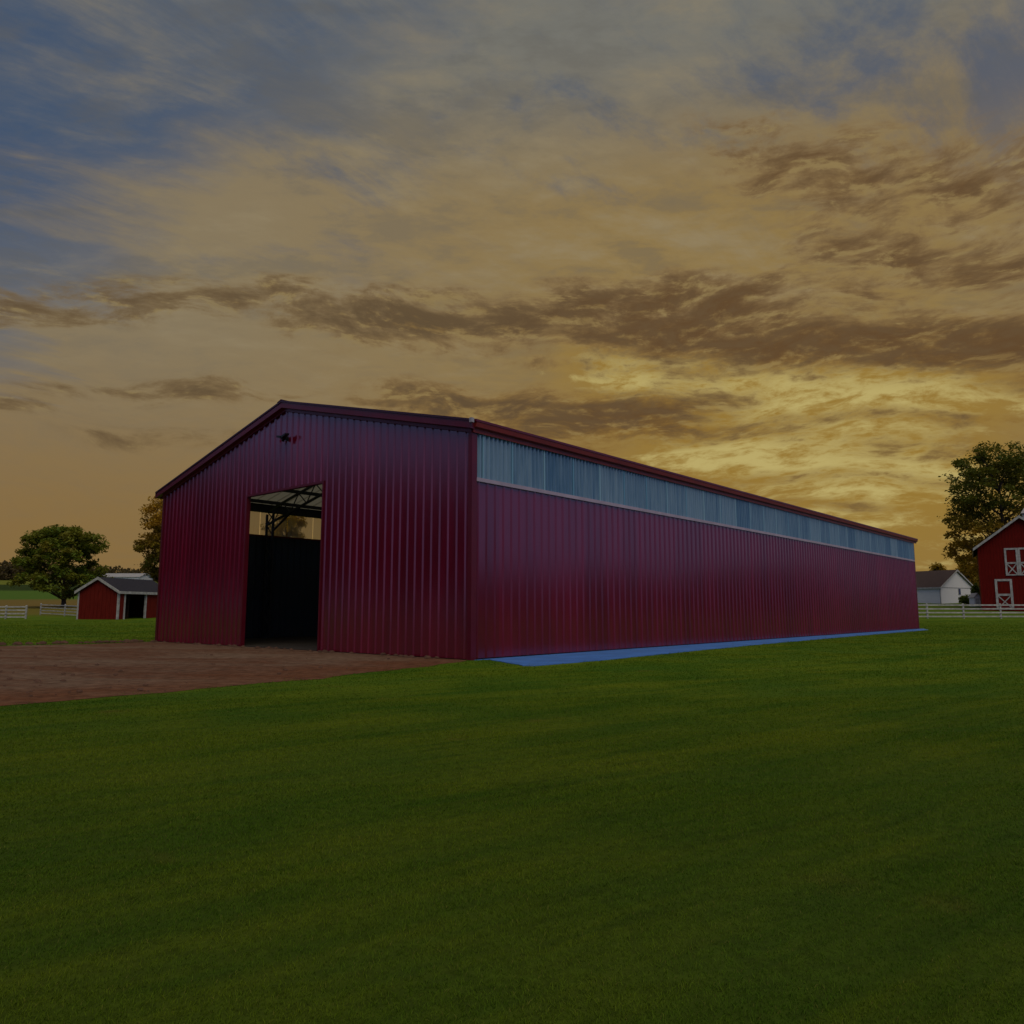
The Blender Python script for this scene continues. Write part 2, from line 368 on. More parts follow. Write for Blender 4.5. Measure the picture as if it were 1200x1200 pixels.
def leaf_mat(name, a, b, gold, gmix):
    m = bpy.data.materials.new(name); m.use_nodes = True; t = m.node_tree; G = Graph(t); p = t.nodes['Principled BSDF']
    r = G.attr('rnd'); q = G.attr('tone')
    c = G.mix(r, a, b); c = G.mix(q * gmix, c, gold)
    G.put(p.inputs['Base Color'], c); p.inputs['Roughness'].default_value = 0.6; p.inputs['Specular IOR Level'].default_value = 0.2
    tr = G.node('ShaderNodeBsdfTranslucent'); G.put(tr.inputs[0], G.mix(0.35, c, (0.22, 0.15, 0.015)))
    mx = G.node('ShaderNodeMixShader'); mx.inputs[0].default_value = 0.42
    t.links.new(p.outputs[0], mx.inputs[1]); t.links.new(tr.outputs[0], mx.inputs[2]); t.links.new(mx.outputs[0], t.nodes['Material Output'].inputs[0])
    return m
M['leaf_green'] = leaf_mat('green_leaves', (0.076, 0.142, 0.012), (0.170, 0.245, 0.021), (0.300, 0.190, 0.015), 0.75)
M['leaf_gold'] = leaf_mat('golden_leaves', (0.060, 0.085, 0.008), (0.140, 0.155, 0.014), (0.520, 0.280, 0.020), 0.95)
M['leaf_dark'] = leaf_mat('dark_leaves', (0.014, 0.018, 0.006), (0.030, 0.036, 0.009), (0.05, 0.045, 0.010), 0.5)
M['leaf_far'] = leaf_mat('far_leaves', (0.060, 0.050, 0.022), (0.095, 0.072, 0.028), (0.130, 0.090, 0.035), 0.8)
def dirt_mat():
    m = bpy.data.materials.new('red_brown_dirt'); m.use_nodes = True; t = m.node_tree; G = Graph(t); p = t.nodes['Principled BSDF']
    x, y, z = G.sep(G.pos()); sa = x * 0.80 - y * 0.1; sb = y + x * 0.25
    st = G.noise(G.xyz(sa * 0.22, sb * 0.62, 0.0), 1.0, 8.0, 0.68, 0.6) * 0.7 + G.noise(G.xyz(x, y, 2.0), 0.9, 7.0, 0.7) * 0.3
    c = G.mix(G.ss(0.38, 0.62, st), (0.140, 0.062, 0.034), (0.190, 0.122, 0.082))
    ed = (y - 8.18) * 0.536 - (x + 5.38) * 0.844                             # metres in from the lawn edge
    rd_ = (1.0 - G.ss(0.2, 2.6, ed + (st - 0.5) * 3.0)) * 0.5
    c = G.mix(rd_, c, (0.165, 0.058, 0.022))
    n = G.noise(G.xyz(x, y, 0.0), 5.0, 7.0, 0.7)
    c = G.mix(1.0, c, G.mix(G.ss(0.3, 0.7, n), (0.58, 0.55, 0.52), (1.22, 1.22, 1.22)), 'MULTIPLY')
    G.put(p.inputs['Base Color'], c); p.inputs['Roughness'].default_value = 0.95; p.inputs['Specular IOR Level'].default_value = 0.1
    b = G.node('ShaderNodeBump'); b.inputs['Strength'].default_value = 0.8; b.inputs['Distance'].default_value = 0.05
    G.put(b.inputs['Height'], G.noise(G.xyz(x, y, 0.0), 7.0, 7.0, 0.7)); t.links.new(b.outputs[0], p.inputs['Normal'])
    return m
M['dirt'] = dirt_mat()
M['clod'] = mat('earth_clod', (0.095, 0.046, 0.028), 0.95, 0.3, 8.0)
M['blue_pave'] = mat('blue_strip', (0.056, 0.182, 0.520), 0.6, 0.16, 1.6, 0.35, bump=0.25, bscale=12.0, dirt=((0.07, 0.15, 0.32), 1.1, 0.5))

# ------------------------------------------------------------------ terrain
PY = [-400, 45, 60, 72, 85, 100, 130, 180, 250, 400, 500, 560, 1600]
PZ = [0, 0, .06, .24, .75, 1.45, 2.15, 4.6, 8.6, 15.9, 20.6, 21.4, 36]
def gz(y): return float(np.interp(y, PY, PZ))
ys = sorted(set([-400, -200, -80, -30, -10] + list(range(-5, 46, 2)) + list(range(46, 140, 3)) + list(range(140, 260, 10)) + list(range(260, 580, 16)) + [700, 900, 1200, 1600]))
xs = sorted(set([-1600, -900, -500] + list(range(-300, 301, 15)) + list(range(-30, 31, 3)) + [500, 900, 1600]))
gm = MB()
for y in ys:
    for x in xs: gm.v.append((x, y, gz(y)))
nx = len(xs)
for j in range(len(ys) - 1):
    for i in range(nx - 1): gm.f.append((j*nx+i, j*nx+i+1, (j+1)*nx+i+1, (j+1)*nx+i))
tag(gm.build('ground', M['ground'], None, True), kind='structure')

# ------------------------------------------------------------------ building frame
NX, NY, ROT = -0.836, 15.653, R(41.085)
W, L, EAVE, RIDGE = 14.17, 35.2, 4.91, 6.60
SD = Vector((math.sin(ROT), math.cos(ROT), 0)); FD = Vector((-math.cos(ROT), math.sin(ROT), 0)); ND = Vector((math.cos(ROT), -math.sin(ROT), 0))
def bw(x, y, z=0): return Vector((NX, NY, 0)) + ND * x + SD * y + Vector((0, 0, z))     # building local -> world
def to_local(X, Y):
    ax, ay = X - NX, Y - NY
    return ax * ND.x + ay * ND.y, ax * SD.x + ay * SD.y

# dirt yard in front of the gable
def noise_line(pts, amp, seed, step=0.25):
    rnd = random.Random(seed); out = []
    for (a, b) in zip(pts[:-1], pts[1:]):
        a = Vector(a); b = Vector(b); n = max(1, int((b - a).length / step)); nn = Vector((-(b - a).y, (b - a).x)).normalized()
        for i in range(n): out.append(a + (b - a) * i / n + nn * rnd.uniform(-amp, amp))
    out.append(Vector(pts[-1])); return out
front_edge = noise_line([(-22, -6), (-9.0, 3.6), (-5.38, 8.18), (-4.18, 9.52), (-2.6, 11.82), (-1.55, 13.9), (-0.98, 15.1), (-0.90, 15.6)], 0.14, 3, 0.45)
cl = bw(-W - 0.1, 0.25); crn = bw(-0.12, 0.25)
back_edge = noise_line([(cl.x, cl.y), (-12.6, 23.2), (-14.6, 21.9), (-18, 20.6), (-30, 18.5), (-60, 16)], 0.06, 4)
dpoly = front_edge + [Vector((crn.x, crn.y))] + back_edge + [Vector((-60, -6))]
from mathutils.geometry import delaunay_2d_cdt
def flat_sheet(name, poly, z, m, skirt=None):
    n = len(poly); vv, ee, ff = delaunay_2d_cdt([Vector((p.x, p.y)) for p in poly], [(i, (i + 1) % n) for i in range(n)], [], 1, 1e-5)[:3]
    mb = MB(); mb.v = [(p.x, p.y, z) for p in vv]
    for f in ff:
        a_ = sum(vv[f[i]].x * vv[f[(i+1) % len(f)]].y - vv[f[(i+1) % len(f)]].x * vv[f[i]].y for i in range(len(f)))
        mb.f.append(tuple(f) if a_ > 0 else tuple(f)[::-1])
    if skirt is not None:
        for i in range(n):
            p, q = poly[i], poly[(i+1) % n]; mb.add([(p.x, p.y, skirt), (q.x, q.y, skirt), (q.x, q.y, z), (p.x, p.y, z)], [(0, 1, 2, 3)])
    return mb.mesh(name, m)
me = flat_sheet('dirt_yard', dpoly, 0.004, M['dirt'])
tag(link('dirt_yard', me), kind='structure')
# blue strip along the long wall
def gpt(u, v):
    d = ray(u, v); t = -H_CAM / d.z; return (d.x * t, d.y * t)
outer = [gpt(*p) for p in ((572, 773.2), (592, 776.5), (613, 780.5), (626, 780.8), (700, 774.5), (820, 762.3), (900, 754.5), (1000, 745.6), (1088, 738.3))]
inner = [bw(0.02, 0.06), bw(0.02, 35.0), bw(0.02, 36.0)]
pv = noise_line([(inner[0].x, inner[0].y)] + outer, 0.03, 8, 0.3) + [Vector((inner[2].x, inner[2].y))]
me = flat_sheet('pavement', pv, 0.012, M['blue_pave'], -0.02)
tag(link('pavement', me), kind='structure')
def inside(poly, X, Y):
    px = np.array([p.x for p in poly]); py = np.array([p.y for p in poly]); c = np.zeros(X.shape, bool); j = len(poly) - 1
    for i in range(len(poly)):
        cond = ((py[i] > Y) != (py[j] > Y)) & (X < (px[j] - px[i]) * (Y - py[i]) / (py[j] - py[i] + 1e-12) + px[i]); c ^= cond; j = i
    return c

# ------------------------------------------------------------------ the big metal building
B = empty('metal_building', (NX, NY, 0), -ROT)
tag(B, 'long burgundy corrugated metal building with open gable doorway and blue ribbed strip', 'metal building')
SLOPE = (RIDGE - EAVE) / (W / 2)
def roof_z(x): return RIDGE - abs(x + W / 2) * SLOPE          # underside plane at local x
def profile(x0, x1, n, hgt, bw_, tw):
    p = (x1 - x0) / n; pts = [(x0, 0.0)]
    for i in range(n):
        c = x0 + p * (i + 0.5); s = 1 if x1 > x0 else -1
        pts += [(c - s*bw_/2, 0.0), (c - s*tw/2, hgt), (c + s*tw/2, hgt), (c + s*bw_/2, 0.0)]
    pts.append((x1, 0.0)); return pts
def sheet(pts, place, zb, zt, flip):
    m = MB(); vs = []
    for (t, d) in pts: vs += [place(t, d, zb), place(t, d, zt(t) if callable(zt) else zt)]
    fs = []
    for i in range(len(pts) - 1):
        q = (2*i, 2*i+2, 2*i+3, 2*i+1); fs.append(q[::-1] if flip else q)
    return m.add(vs, fs)
RH, RB, RT = 0.031, 0.075, 0.022
fpl = lambda x, d, z: (x, -d, z)
gt = lambda x: roof_z(x) - 0.02
def gable_sheets(x0, n_total, pitch, zb, per=3):
    i = 0
    while i < n_total:
        k = min(per, n_total - i); a = x0 - pitch * i; b = x0 - pitch * (i + k)
        pts = profile(a, b, k, RH, RB, RT)
        if a > -W/2 > b:
            pts.append((-W/2, 0.0)); pts.sort(key=lambda q: -q[0])
            for q in range(len(pts)):
                if pts[q] == (-W/2, 0.0):
                    lo_, hi_ = pts[q-1], pts[q+1]; pts[q] = (-W/2, lo_[1] + (hi_[1]-lo_[1]) * (lo_[0]+W/2) / (lo_[0]-hi_[0]))
        sheet(pts, fpl, zb, gt, True).build('wall_panel', M['red_sheet'], B)
        i += k
DX0, DX1, DTOP = -5.24, -8.86, 4.21
gable_sheets(-0.06, 20, (5.24 - 0.06) / 20, 0.02)
gable_sheets(DX0, 13, (DX0 - DX1) / 13, DTOP)
gable_sheets(DX1, 21, (W - 0.06 + DX1) / 21, 0.02)
# long side walls: lower sheets share one mesh
BAND0, BAND1 = 3.70, 4.86
NP_ = 44; PW = (L - 0.06) / NP_
spl = lambda y, d, z: (d, y, z)
sme = sheet(profile(0, PW, 3, RH, RB, RT), spl, 0.03, BAND0, False).mesh('wall_panel', M['red_sheet'])
sme2 = sheet(profile(0, PW, 3, RH, RB, RT), lambda y, d, z: (-d, y, z), 0.0, BAND0, True).mesh('wall_panel', M['red_sheet'])
for i in range(NP_):
    link('wall_panel', sme, B, (0, 0.06 + PW * i, 0)); link('wall_panel', sme2, B, (-W, 0.06 + PW * i, 0))
rear = sheet(profile(0, W, 54, RH, RB, RT), lambda x, d, z: (-x, L + d, z), 0.0, lambda x: roof_z(-x) - 0.02, False)
rp = rear.build('rear_wall', M['red_sheet'], B)
# ribbed blue strip panels with pale joint strips
NB = 31; BWD = (L - 0.12) / NB
pme = sheet(profile(0.02, BWD - 0.02, 8, 0.050, 0.085, 0.02), spl, BAND0 + 0.07, BAND1, False).mesh('strip_panel', M['poly'])
cme = sheet(profile(0.02, BWD - 0.02, 4, 0.012, 0.085, 0.035), lambda y, d, z: (-d, y, z), BAND0 + 0.04, BAND1, True).mesh('clear_panel', M['clear'])
jme = MB().box(0.0, -0.028, BAND0 + 0.07, 0.032, 0.028, BAND1).mesh('joint_strip', joint_mat())
for i in range(NB):
    link('strip_panel', pme, B, (0.0, 0.12 + BWD * i, 0)); link('clear_panel', cme, B, (-W, 0.12 + BWD * i, 0))
    link('joint_strip', jme, B, (0.004, 0.12 + BWD * i + (0.20 if i == 0 else 0), 0))
# trims
MB().box(-0.004, 0.10, BAND0 - 0.012, 0.052, L - 0.02, BAND0 + 0.068).build('sill_trim', M['sill'], B)
MB().box(-W - 0.05, 0.10, BAND0 - 0.02, -W + 0.012, L - 0.02, BAND0 + 0.04).build('sill_trim', M['red_trim'], B)
for (xa, xb) in ((-0.075, 0.040), (-W - 0.040, -W + 0.075)):
    s = 1 if xa > -1 else -1
    MB().prism([(xa, -0.040, 0.0), (xb, -0.040, 0.0), (xb, 0.115 if s > 0 else 0.115, 0.0), (xa, 0.115, 0.0)], (0, 0, EAVE - 0.05)).build('corner_trim', M['red_trim'], B)
    MB().prism([(xa, L - 0.09, 0.0), (xb, L - 0.09, 0.0), (xb, L + 0.045, 0.0), (xa, L + 0.045, 0.0)], (0, 0, EAVE - 0.05)).build('corner_trim', M['red_trim'], B)
for (x, w_) in ((DX0, 0.05), (DX1, -0.05)):
    MB().box(x, -0.045, 0.0, x + w_, 0.07, DTOP).build('door_jamb', M['red_trim'], B)
MB().box(DX0 + 0.05, -0.045, DTOP, DX1 - 0.05, 0.07, DTOP + 0.06).build('door_header', M['red_trim'], B)
OH, FO, RO = 0.34, 0.16, 0.42                               # eave, front and rear overhang
def slope_pts(s):                                          # eave and ridge points in x for one slope
    return (-W/2 + s * (W/2 + (OH if s < 0 else 0.10)), -W/2)
for s in (1, -1):
    xe, xr = slope_pts(s)
    for (ya, yb) in ((-FO, -0.045), (L + 0.06, L + RO)):
        MB().prism([(xe, ya, roof_z(xe) + 0.035), (xr, ya, RIDGE + 0.035), (xr, ya, RIDGE - 0.115), (xe, ya, roof_z(xe) - 0.115)], (0, yb - ya, 0)).build('rake_trim', M['red_trim'], B)
    xw = -W/2 + s * (W/2 + 0.035)
    MB().prism([(xw, -0.062, roof_z(xw) - 0.03), (xr, -0.062, RIDGE - 0.03), (xr, -0.062, RIDGE - 0.20), (xw, -0.062, roof_z(xw) - 0.20)], (0, 0.02, 0)).build('gable_trim', M['red_trim'], B)
    MB().prism([(xe, -FO - 0.02, roof_z(xe) + 0.037), (xr, -FO - 0.02, RIDGE + 0.037), (xr, -FO - 0.02, RIDGE + 0.085), (xe, -FO - 0.02, roof_z(xe) + 0.085)], (0, 0.22, 0)).build('rake_cap', mat('rake_cap', (0.045, 0.012, 0.030), 0.4), B)
    # roof sheets, lining
    nrf = 18; wv_ = (L + FO + RO - 0.1) / nrf
    me = MB()
    pts = profile(0, wv_, 5, 0.035, 0.09, 0.03); vs = []; fs = []
    for (t, d) in pts: vs += [(xe, t, roof_z(xe) + 0.045 + d), (xr, t, RIDGE + 0.045 + d)]
    for i in range(len(pts) - 1):
        q = (2*i, 2*i+1, 2*i+3, 2*i+2); fs.append(q[::-1] if s > 0 else q)
    rme = me.add(vs, fs).mesh('roof_panel', M['red_sheet'])
    rme2 = rme.copy(); rme2.materials.clear(); rme2.materials.append(M['added_rooflight'])
    for i in range(nrf): link('roof_panel', rme2 if i < 5 else rme, B, (0, -FO + 0.05 + wv_ * i, 0))  # front bays take the added translucent sheets that let light inside
    yl = -FO + 0.05 + wv_ * 5
    xi = -W/2 + s * (W/2 - 0.05)
    MB().add([(xi, yl, roof_z(xi) + 0.0), (xr, yl, RIDGE), (xr, L - 0.05, RIDGE), (xi, L - 0.05, roof_z(xi))], [(0, 1, 2, 3)]).build('roof_lining', M['lining'], B)
    for k in range(6):
        x = -W/2 + s * (0.5 + k * 1.25); z = roof_z(x) - 0.075
        MB().box(x - 0.03, 0.1, z - 0.06, x + 0.03, L - 0.1, z + 0.06).build('purlin', M['galv'], B)
MB().prism([(-W/2 - 0.2, -FO - 0.03, RIDGE + 0.05), (-W/2, -FO - 0.03, RIDGE + 0.115), (-W/2 + 0.2, -FO - 0.03, RIDGE + 0.05), (-W/2, -FO - 0.03, RIDGE + 0.09)], (0, L + FO + RO + 0.05, 0)).build('ridge_cap', M['red_trim'], B)
# eave fascia and gutter on the right side, plain eave on the left
zf = roof_z(0.0)
gut = MB().prism([(0.045, 0, zf - 0.19), (0.075, 0, zf - 0.205), (0.075, 0, zf - 0.115), (0.150, 0, zf - 0.095), (0.165, 0, zf + 0.005), (0.045, 0, zf + 0.020)], (0, L + FO + RO - 0.12, 0))
o = gut.build('gutter', M['red_fascia'], B); o.location = (0, -0.04, 0)
o = MB().prism([(0.10, 0, zf + 0.014), (0.175, 0, zf + 0.010), (0.175, 0, zf + 0.060), (0.10, 0, zf + 0.075)], (0, L + FO + RO - 0.1, 0)).build('drip_edge', M['red_trim'], B); o.location = (0, -0.06, 0)
MB().box(0.112, -FO - 0.05, zf - 0.03, 0.18, -FO + 0.03, zf + 0.065).build('end_cap', mat('pale_end_cap', (0.36, 0.34, 0.38), 0.4), B)
xl = -W - OH; MB().box(xl - 0.03, -FO, roof_z(xl) - 0.12, xl + 0.02, L + RO, roof_z(xl) + 0.03).build('eave_trim', M['red_trim'], B)
# inside: floor, lattice frames
MB().box(-W + 0.06, 0.02, 0.0, -0.06, L - 0.06, 0.022).build('floor', M['slab'], B)
def lattice(m, a, b, off, n, r=0.028):
    a = Vector(a); b = Vector(b); off = Vector(off)
    m.bar(a, b, 0.07, 0.07); m.bar(a + off, b + off, 0.07, 0.07)
    for i in range(n):
        p = a + (b - a) * i / n; q = a + (b - a) * (i + 1) / n
        m.bar(p, q + off, r, r) if i % 2 == 0 else m.bar(p + off, q, r, r)
lcm = []; lat2 = MB()
for s in (-1, 1):
    xc = -W/2 + s * (W/2 - 0.12); lat = MB()
    lattice(lat, (xc, 0, 0.05), (xc, 0, EAVE - 0.42), (-s * 0.42, 0, 0), 11); lcm.append(lat.mesh('frame_column', M['galv']))
    a = (xc, 0, roof_z(xc) - 0.34); b = (-W/2, 0, RIDGE - 0.34)
    lattice(lat2, a, b, (0, 0, -0.50), 14)
    lat2.bar((xc - s * 0.42, 0, EAVE - 1.05), (xc - s * 1.75, 0, roof_z(xc - s * 1.75) - 0.80), 0.06, 0.06)
ltm = lat2.mesh('roof_truss', M['galv'])
fy = 3.72
while fy < L - 1:
    [link('frame_column', q, B, (0, fy, 0)) for q in lcm]; link('roof_truss', ltm, B, (0, fy, 0)); fy += 3.72
for x in (-0.16, -W + 0.16):
    MB().box(x - 0.05, 0.12, EAVE - 0.36, x + 0.05, L - 0.12, EAVE - 0.06).build('eave_beam', M['galv'], B)
# wall light high on the gable
lp = bw(-6.93, -0.03, 5.63)
wl = empty('wall_light', lp, -ROT); tag(wl, 'small black twin floodlight mounted high on the burgundy gable above the doorway', 'wall light')
MB().box(-0.05, -0.035, -0.08, 0.05, 0.0, 0.04).bar((0, -0.03, -0.03), (0, -0.14, -0.03), 0.04, 0.04).build('bracket', M['black_metal'], wl)
for s in (-1, 1):
    MB().prism([(s*0.02, -0.09, -0.02), (s*0.20, -0.09, 0.04), (s*0.21, -0.09, 0.09), (s*0.02, -0.09, 0.05)], (0, -0.13, -0.02)).build('lamp_head', M['black_metal'], wl)
MB().prism([(-0.06, -0.10, -0.022), (0.06, -0.10, -0.022), (0.0, -0.10, -0.12)], (0, -0.08, 0)).build('sensor', M['black_metal'], wl)

# ------------------------------------------------------------------ grass blades
rng = np.random.default_rng(11)
def scatter(y0, y1, dens0, wmul):
    half = lambda y: 0.78 * y + 0.8
    area = 0.5 * (half(y0) + half(y1)) * 2 * (y1 - y0); n = int(area * dens0)
    y = np.sqrt(rng.uniform(y0**2, y1**2, n)); x = rng.uniform(-1, 1, n) * half(y)
    return x, y
X = []; Y = []
for (a, b, d) in ((1.2, 2.2, 26000), (2.2, 3.2, 17000), (3.2, 4.6, 9500), (4.6, 6.5, 4800), (6.5, 9, 2400), (9, 13, 950), (13, 18, 480), (18, 26, 230), (26, 38, 110), (38, 52, 60), (52, 66, 26)):
    x, y = scatter(a, b, d, 1); X.append(x); Y.append(y)
X = np.concatenate(X); Y = np.concatenate(Y)
lx, ly = to_local(X, Y)
jn = np.sin(X * 5.1 + 2 * np.sin(Y * 3.3)) * 0.16; jx = rng.normal(0, 0.12, len(X)) + jn; jy = rng.normal(0, 0.15, len(X)) - jn
keep = ~inside(dpoly, X + jx, Y + jy) & ~inside(pv, X + jx * 1.3, Y + jy * 1.3) & ~((lx < 0.02) & (lx > -W - 0.05) & (ly > -0.02) & (ly < L + .05))
X = X[keep]; Y = Y[keep]; n = len(X)
print('blades', n)
wid = np.maximum(0.0020, 0.00080 * Y) * rng.uniform(0.7, 1.3, n)
hgt = (0.0045 + 0.0065 * rng.random(n)) * (1 + 0.05 * np.minimum(Y, 32)) * rng.uniform(0.75, 1.25, n)
sbn = np.sin(X * 1.9 + 0.7 * np.sin(Y * 2.1)) * np.sin(Y * 1.5 + np.sin(X * 1.1))
hgt *= 1 + 0.22 * sbn
ang = rng.uniform(0, 2 * np.pi, n); lean = rng.uniform(0.2, 2.0, n) * hgt; la = rng.normal(0.9, 1.6, n) + 0.5 * sbn
ca, sa_ = np.cos(ang), np.sin(ang); lxx, lyy = np.cos(la) * lean, np.sin(la) * lean
Z = np.interp(Y, PY, PZ)
V5 = np.zeros((n, 5, 3), np.float32)
V5[:, 0] = np.stack([X - ca*wid/2, Y - sa_*wid/2, Z - 0.004], 1); V5[:, 1] = np.stack([X + ca*wid/2, Y + sa_*wid/2, Z - 0.004], 1)
V5[:, 2] = np.stack([X - ca*wid*.42 + lxx*.35, Y - sa_*wid*.42 + lyy*.35, Z + hgt*.55], 1); V5[:, 3] = np.stack([X + ca*wid*.42 + lxx*.35, Y + sa_*wid*.42 + lyy*.35, Z + hgt*.55], 1)
V5[:, 4] = np.stack([X + lxx, Y + lyy, Z + hgt], 1)
def fast_mesh(name, verts, loops, starts, totals, m, attrs):
    me = bpy.data.meshes.new(name); me.vertices.add(len(verts)); me.vertices.foreach_set('co', verts.astype(np.float32).ravel())
    me.loops.add(len(loops)); me.loops.foreach_set('vertex_index', loops.astype(np.int32))
    me.polygons.add(len(starts)); me.polygons.foreach_set('loop_start', starts.astype(np.int32))
    try: me.polygons.foreach_set('loop_total', totals.astype(np.int32))
    except Exception: pass
    for k, a in attrs.items():
        at_ = me.attributes.new(k, 'FLOAT', 'POINT'); at_.data.foreach_set('value', a.astype(np.float32))
    me.materials.append(m); me.update(calc_edges=True); me.validate(); return me
base = (np.arange(n) * 5)[:, None]
loops = np.concatenate([base + np.array([0, 1, 3, 2]), base + np.array([2, 3, 4])], 1).ravel()
starts = np.stack([np.arange(n) * 7, np.arange(n) * 7 + 4], 1).ravel(); totals = np.tile([4, 3], n)
gme = fast_mesh('grass', V5.reshape(-1, 3), loops, starts, totals, M['blade'], {'rnd': np.repeat(rng.random(n), 5)})
tag(link('grass', gme), 'short mown green lawn grass with yellowish patches', 'grass', kind='stuff')

# earth clods and pebbles on the dirt yard
cm = MB(); rd = random.Random(5)
def clod(m, x, y, r, z=0.015):
    b = len(m.v); k = 7
    for j in range(3):
        for i in range(k):
            a = 2*math.pi*i/k; rr = r * (1.0, 0.85, 0.35)[j] * rd.uniform(0.75, 1.25); m.v.append((x + math.cos(a)*rr*1.3, y + math.sin(a)*rr, z + r*(0, 0.45, 0.75)[j]*rd.uniform(.8, 1.2)))
    for j in range(2):
        for i in range(k): m.f.append((b+j*k+i, b+j*k+(i+1) % k, b+(j+1)*k+(i+1) % k, b+(j+1)*k+i))
    m.f.append(tuple(b+2*k+i for i in range(k)))
for i in range(150):
    u, v = rd.uniform(0, 520), rd.uniform(757, 828); x, y = gpt(u, v)
    if inside(dpoly, np.array([x]), np.array([y]))[0]: clod(cm, x, y, rd.choice([0.008, 0.012, 0.016, 0.03]))
for i in range(46):
    t = rd.random() ** 1.3; a, b = Vector((-11.8, 24.6)), Vector((-15.5, 21.7)); p = a + (b-a)*t + Vector((rd.gauss(0, .1), rd.gauss(0, .1))); clod(cm, p.x, p.y, rd.uniform(0.05, 0.11))
for i in range(60):
    p = bw(-rd.uniform(0.4, W), -rd.uniform(0.05, 0.35)); clod(cm, p.x, p.y, rd.uniform(0.02, 0.06))
tag(cm.build('earth_clods', M['clod'], None, True), 'scattered dark earth clods and pebbles on the dirt yard', 'earth clods', kind='stuff')

# ------------------------------------------------------------------ small outbuildings
def gable_house(root, w, d, eave, ridge, wallm, roofm, trimm, oh=0.25, th=0.12, front_open=None, corners=True):
    """gable end on local y=0 facing -y, ridge along y"""
    zr = lambda x: ridge - abs(x) * (ridge - eave) / (w/2)
    MB().prism([(-w/2, 0, 0), (w/2, 0, 0), (w/2, 0, eave), (0, 0, ridge), (-w/2, 0, eave)], (0, 0.10, 0)).build('gable_wall', wallm, root)
    MB().prism([(-w/2, d-0.10, 0), (w/2, d-0.10, 0), (w/2, d-0.10, eave), (0, d-0.10, ridge), (-w/2, d-0.10, eave)], (0, 0.10, 0)).build('gable_wall', wallm, root)
    for s in (-1, 1):
        if front_open and s == front_open[0]:
            a, b = front_open[1:]
            for (y0, y1) in ((0.10, a), (b, d-0.10)): MB().box(s*w/2, y0, 0, s*(w/2-0.10), y1, eave).build('side_wall', wallm, root)
        else: MB().box(s*w/2, 0.10, 0, s*(w/2-0.10), d-0.10, eave).build('side_wall', wallm, root)
        xe = s*(w/2+oh)
        MB().prism([(0, -oh, zr(0)+0.01), (xe, -oh, zr(xe)+0.01), (xe, -oh, zr(xe)+th), (0, -oh, zr(0)+th)], (0, d+2*oh, 0)).build('roof', roofm, root)
        if trimm:
            MB().prism([(0, -oh-0.04, zr(0)-0.13), (xe, -oh-0.04, zr(xe)-0.13), (xe, -oh-0.04, zr(xe)+th+0.02), (0, -oh-0.04, zr(0)+th+0.02)], (0, 0.036, 0)).build('rake_board', trimm, root)
            MB().box(xe, -oh, zr(xe)-0.13, xe+s*0.035, d+oh, zr(xe)+th).build('fascia_board', trimm, root)
            for y in ((-0.03, d-0.14) if corners else ()): MB().box(s*(w/2-0.13), y, 0, s*(w/2+0.03), y+0.16, eave).build('corner_board', trimm, root)
def battens(root, w, eave, ridge, y, m, step=0.4):
    b = MB(); x = -w/2 + step
    while x < w/2 - 0.1:
        b.box(x-0.025, y-0.028, 0.05, x+0.025, y+0.005, ridge - abs(x)*(ridge-eave)/(w/2) - 0.05); x += step
    tag(b.build('batten', m, root), kind='stuff')
# red run-in shed on the left
p = at(137.5, 725.5, 69.0); sw, sl_ = 4.25, 7.0; a = R(12)
sh = empty('shed', (p.x, p.y, gz(69) - 0.02), 0); tag(sh, 'small red open-fronted shed with white trim and grey roof left of the big burgundy building', 'shed')
# gable runs from right corner to back-left; right corner is local (+w/2, 0)
rz = -a; dirx = Vector((math.cos(rz), math.sin(rz), 0)); sh.rotation_euler = (0, 0, rz)
sh.location = Vector((p.x, p.y, gz(69.5))) - dirx * sw/2
gable_house(sh, sw, sl_, 2.55, 3.72, M['shed_red'], M['shingle'], M['paint_white'], 0.22, 0.10, (1, 0.72, 3.72))
battens(sh, sw, 2.55, 3.72, 0.0, M['shed_red'], 0.42)
for y in (0.79, 3.64): MB().box(sw/2-0.10, y-0.09, 0, sw/2+0.045, y+0.09, 2.42).build('post', M['paint_white'], sh)
MB().box(sw/2-0.02, 0.72, 2.30, sw/2-0.14, 3.72, 2.54).build('lintel', M['shed_red'], sh)
MB().box(-sw/2+0.12, 0.12, 0, -sw/2+0.16, sl_-0.12, 2.4).build('back_lining', M['wood'], sh)
MB().box(-0.4, 3.0, 0, 0.8, 3.06, 2.0).build('partition', M['wood'], sh)
MB().box(-sw/2+0.1, 0.12, 0.0, sw/2-0.05, sl_-0.12, 0.03).build('floor', M['slab'], sh)
# big red barn on the right
by = 88.0; BA = R(-31); e0 = at(1202, 700, by); tl = at(1150, 700, 1.0).x
hw = (tl * by - e0.x) / (-math.cos(BA) - tl * -math.sin(BA) * 1.0); br_w = 2 * hw
bn = empty('barn', (e0.x, by, gz(by)), BA); tag(bn, 'tall red gabled barn with white trimmed doors at the right edge behind the fence', 'barn')
zb0 = at(1148.5, 641, by + hw * math.sin(-BA)).z - gz(by); zr0 = at(1197, 606, by).z - gz(by)
gable_house(bn, br_w, 16.0, zb0, zr0, M['barn_red'], M['shingle'], M['paint_white'], 0.45, 0.16, None, False)
battens(bn, br_w, zb0, zr0, 0.0, M['barn_red'], 0.32)
def bx(u):
    t = at(u, 700, 1.0).x; return (t * by - e0.x) / (math.cos(BA) - t * math.sin(BA))
def bz(v, u=1182): return at(u, v, by + bx(u) * math.sin(BA)).z - gz(by)
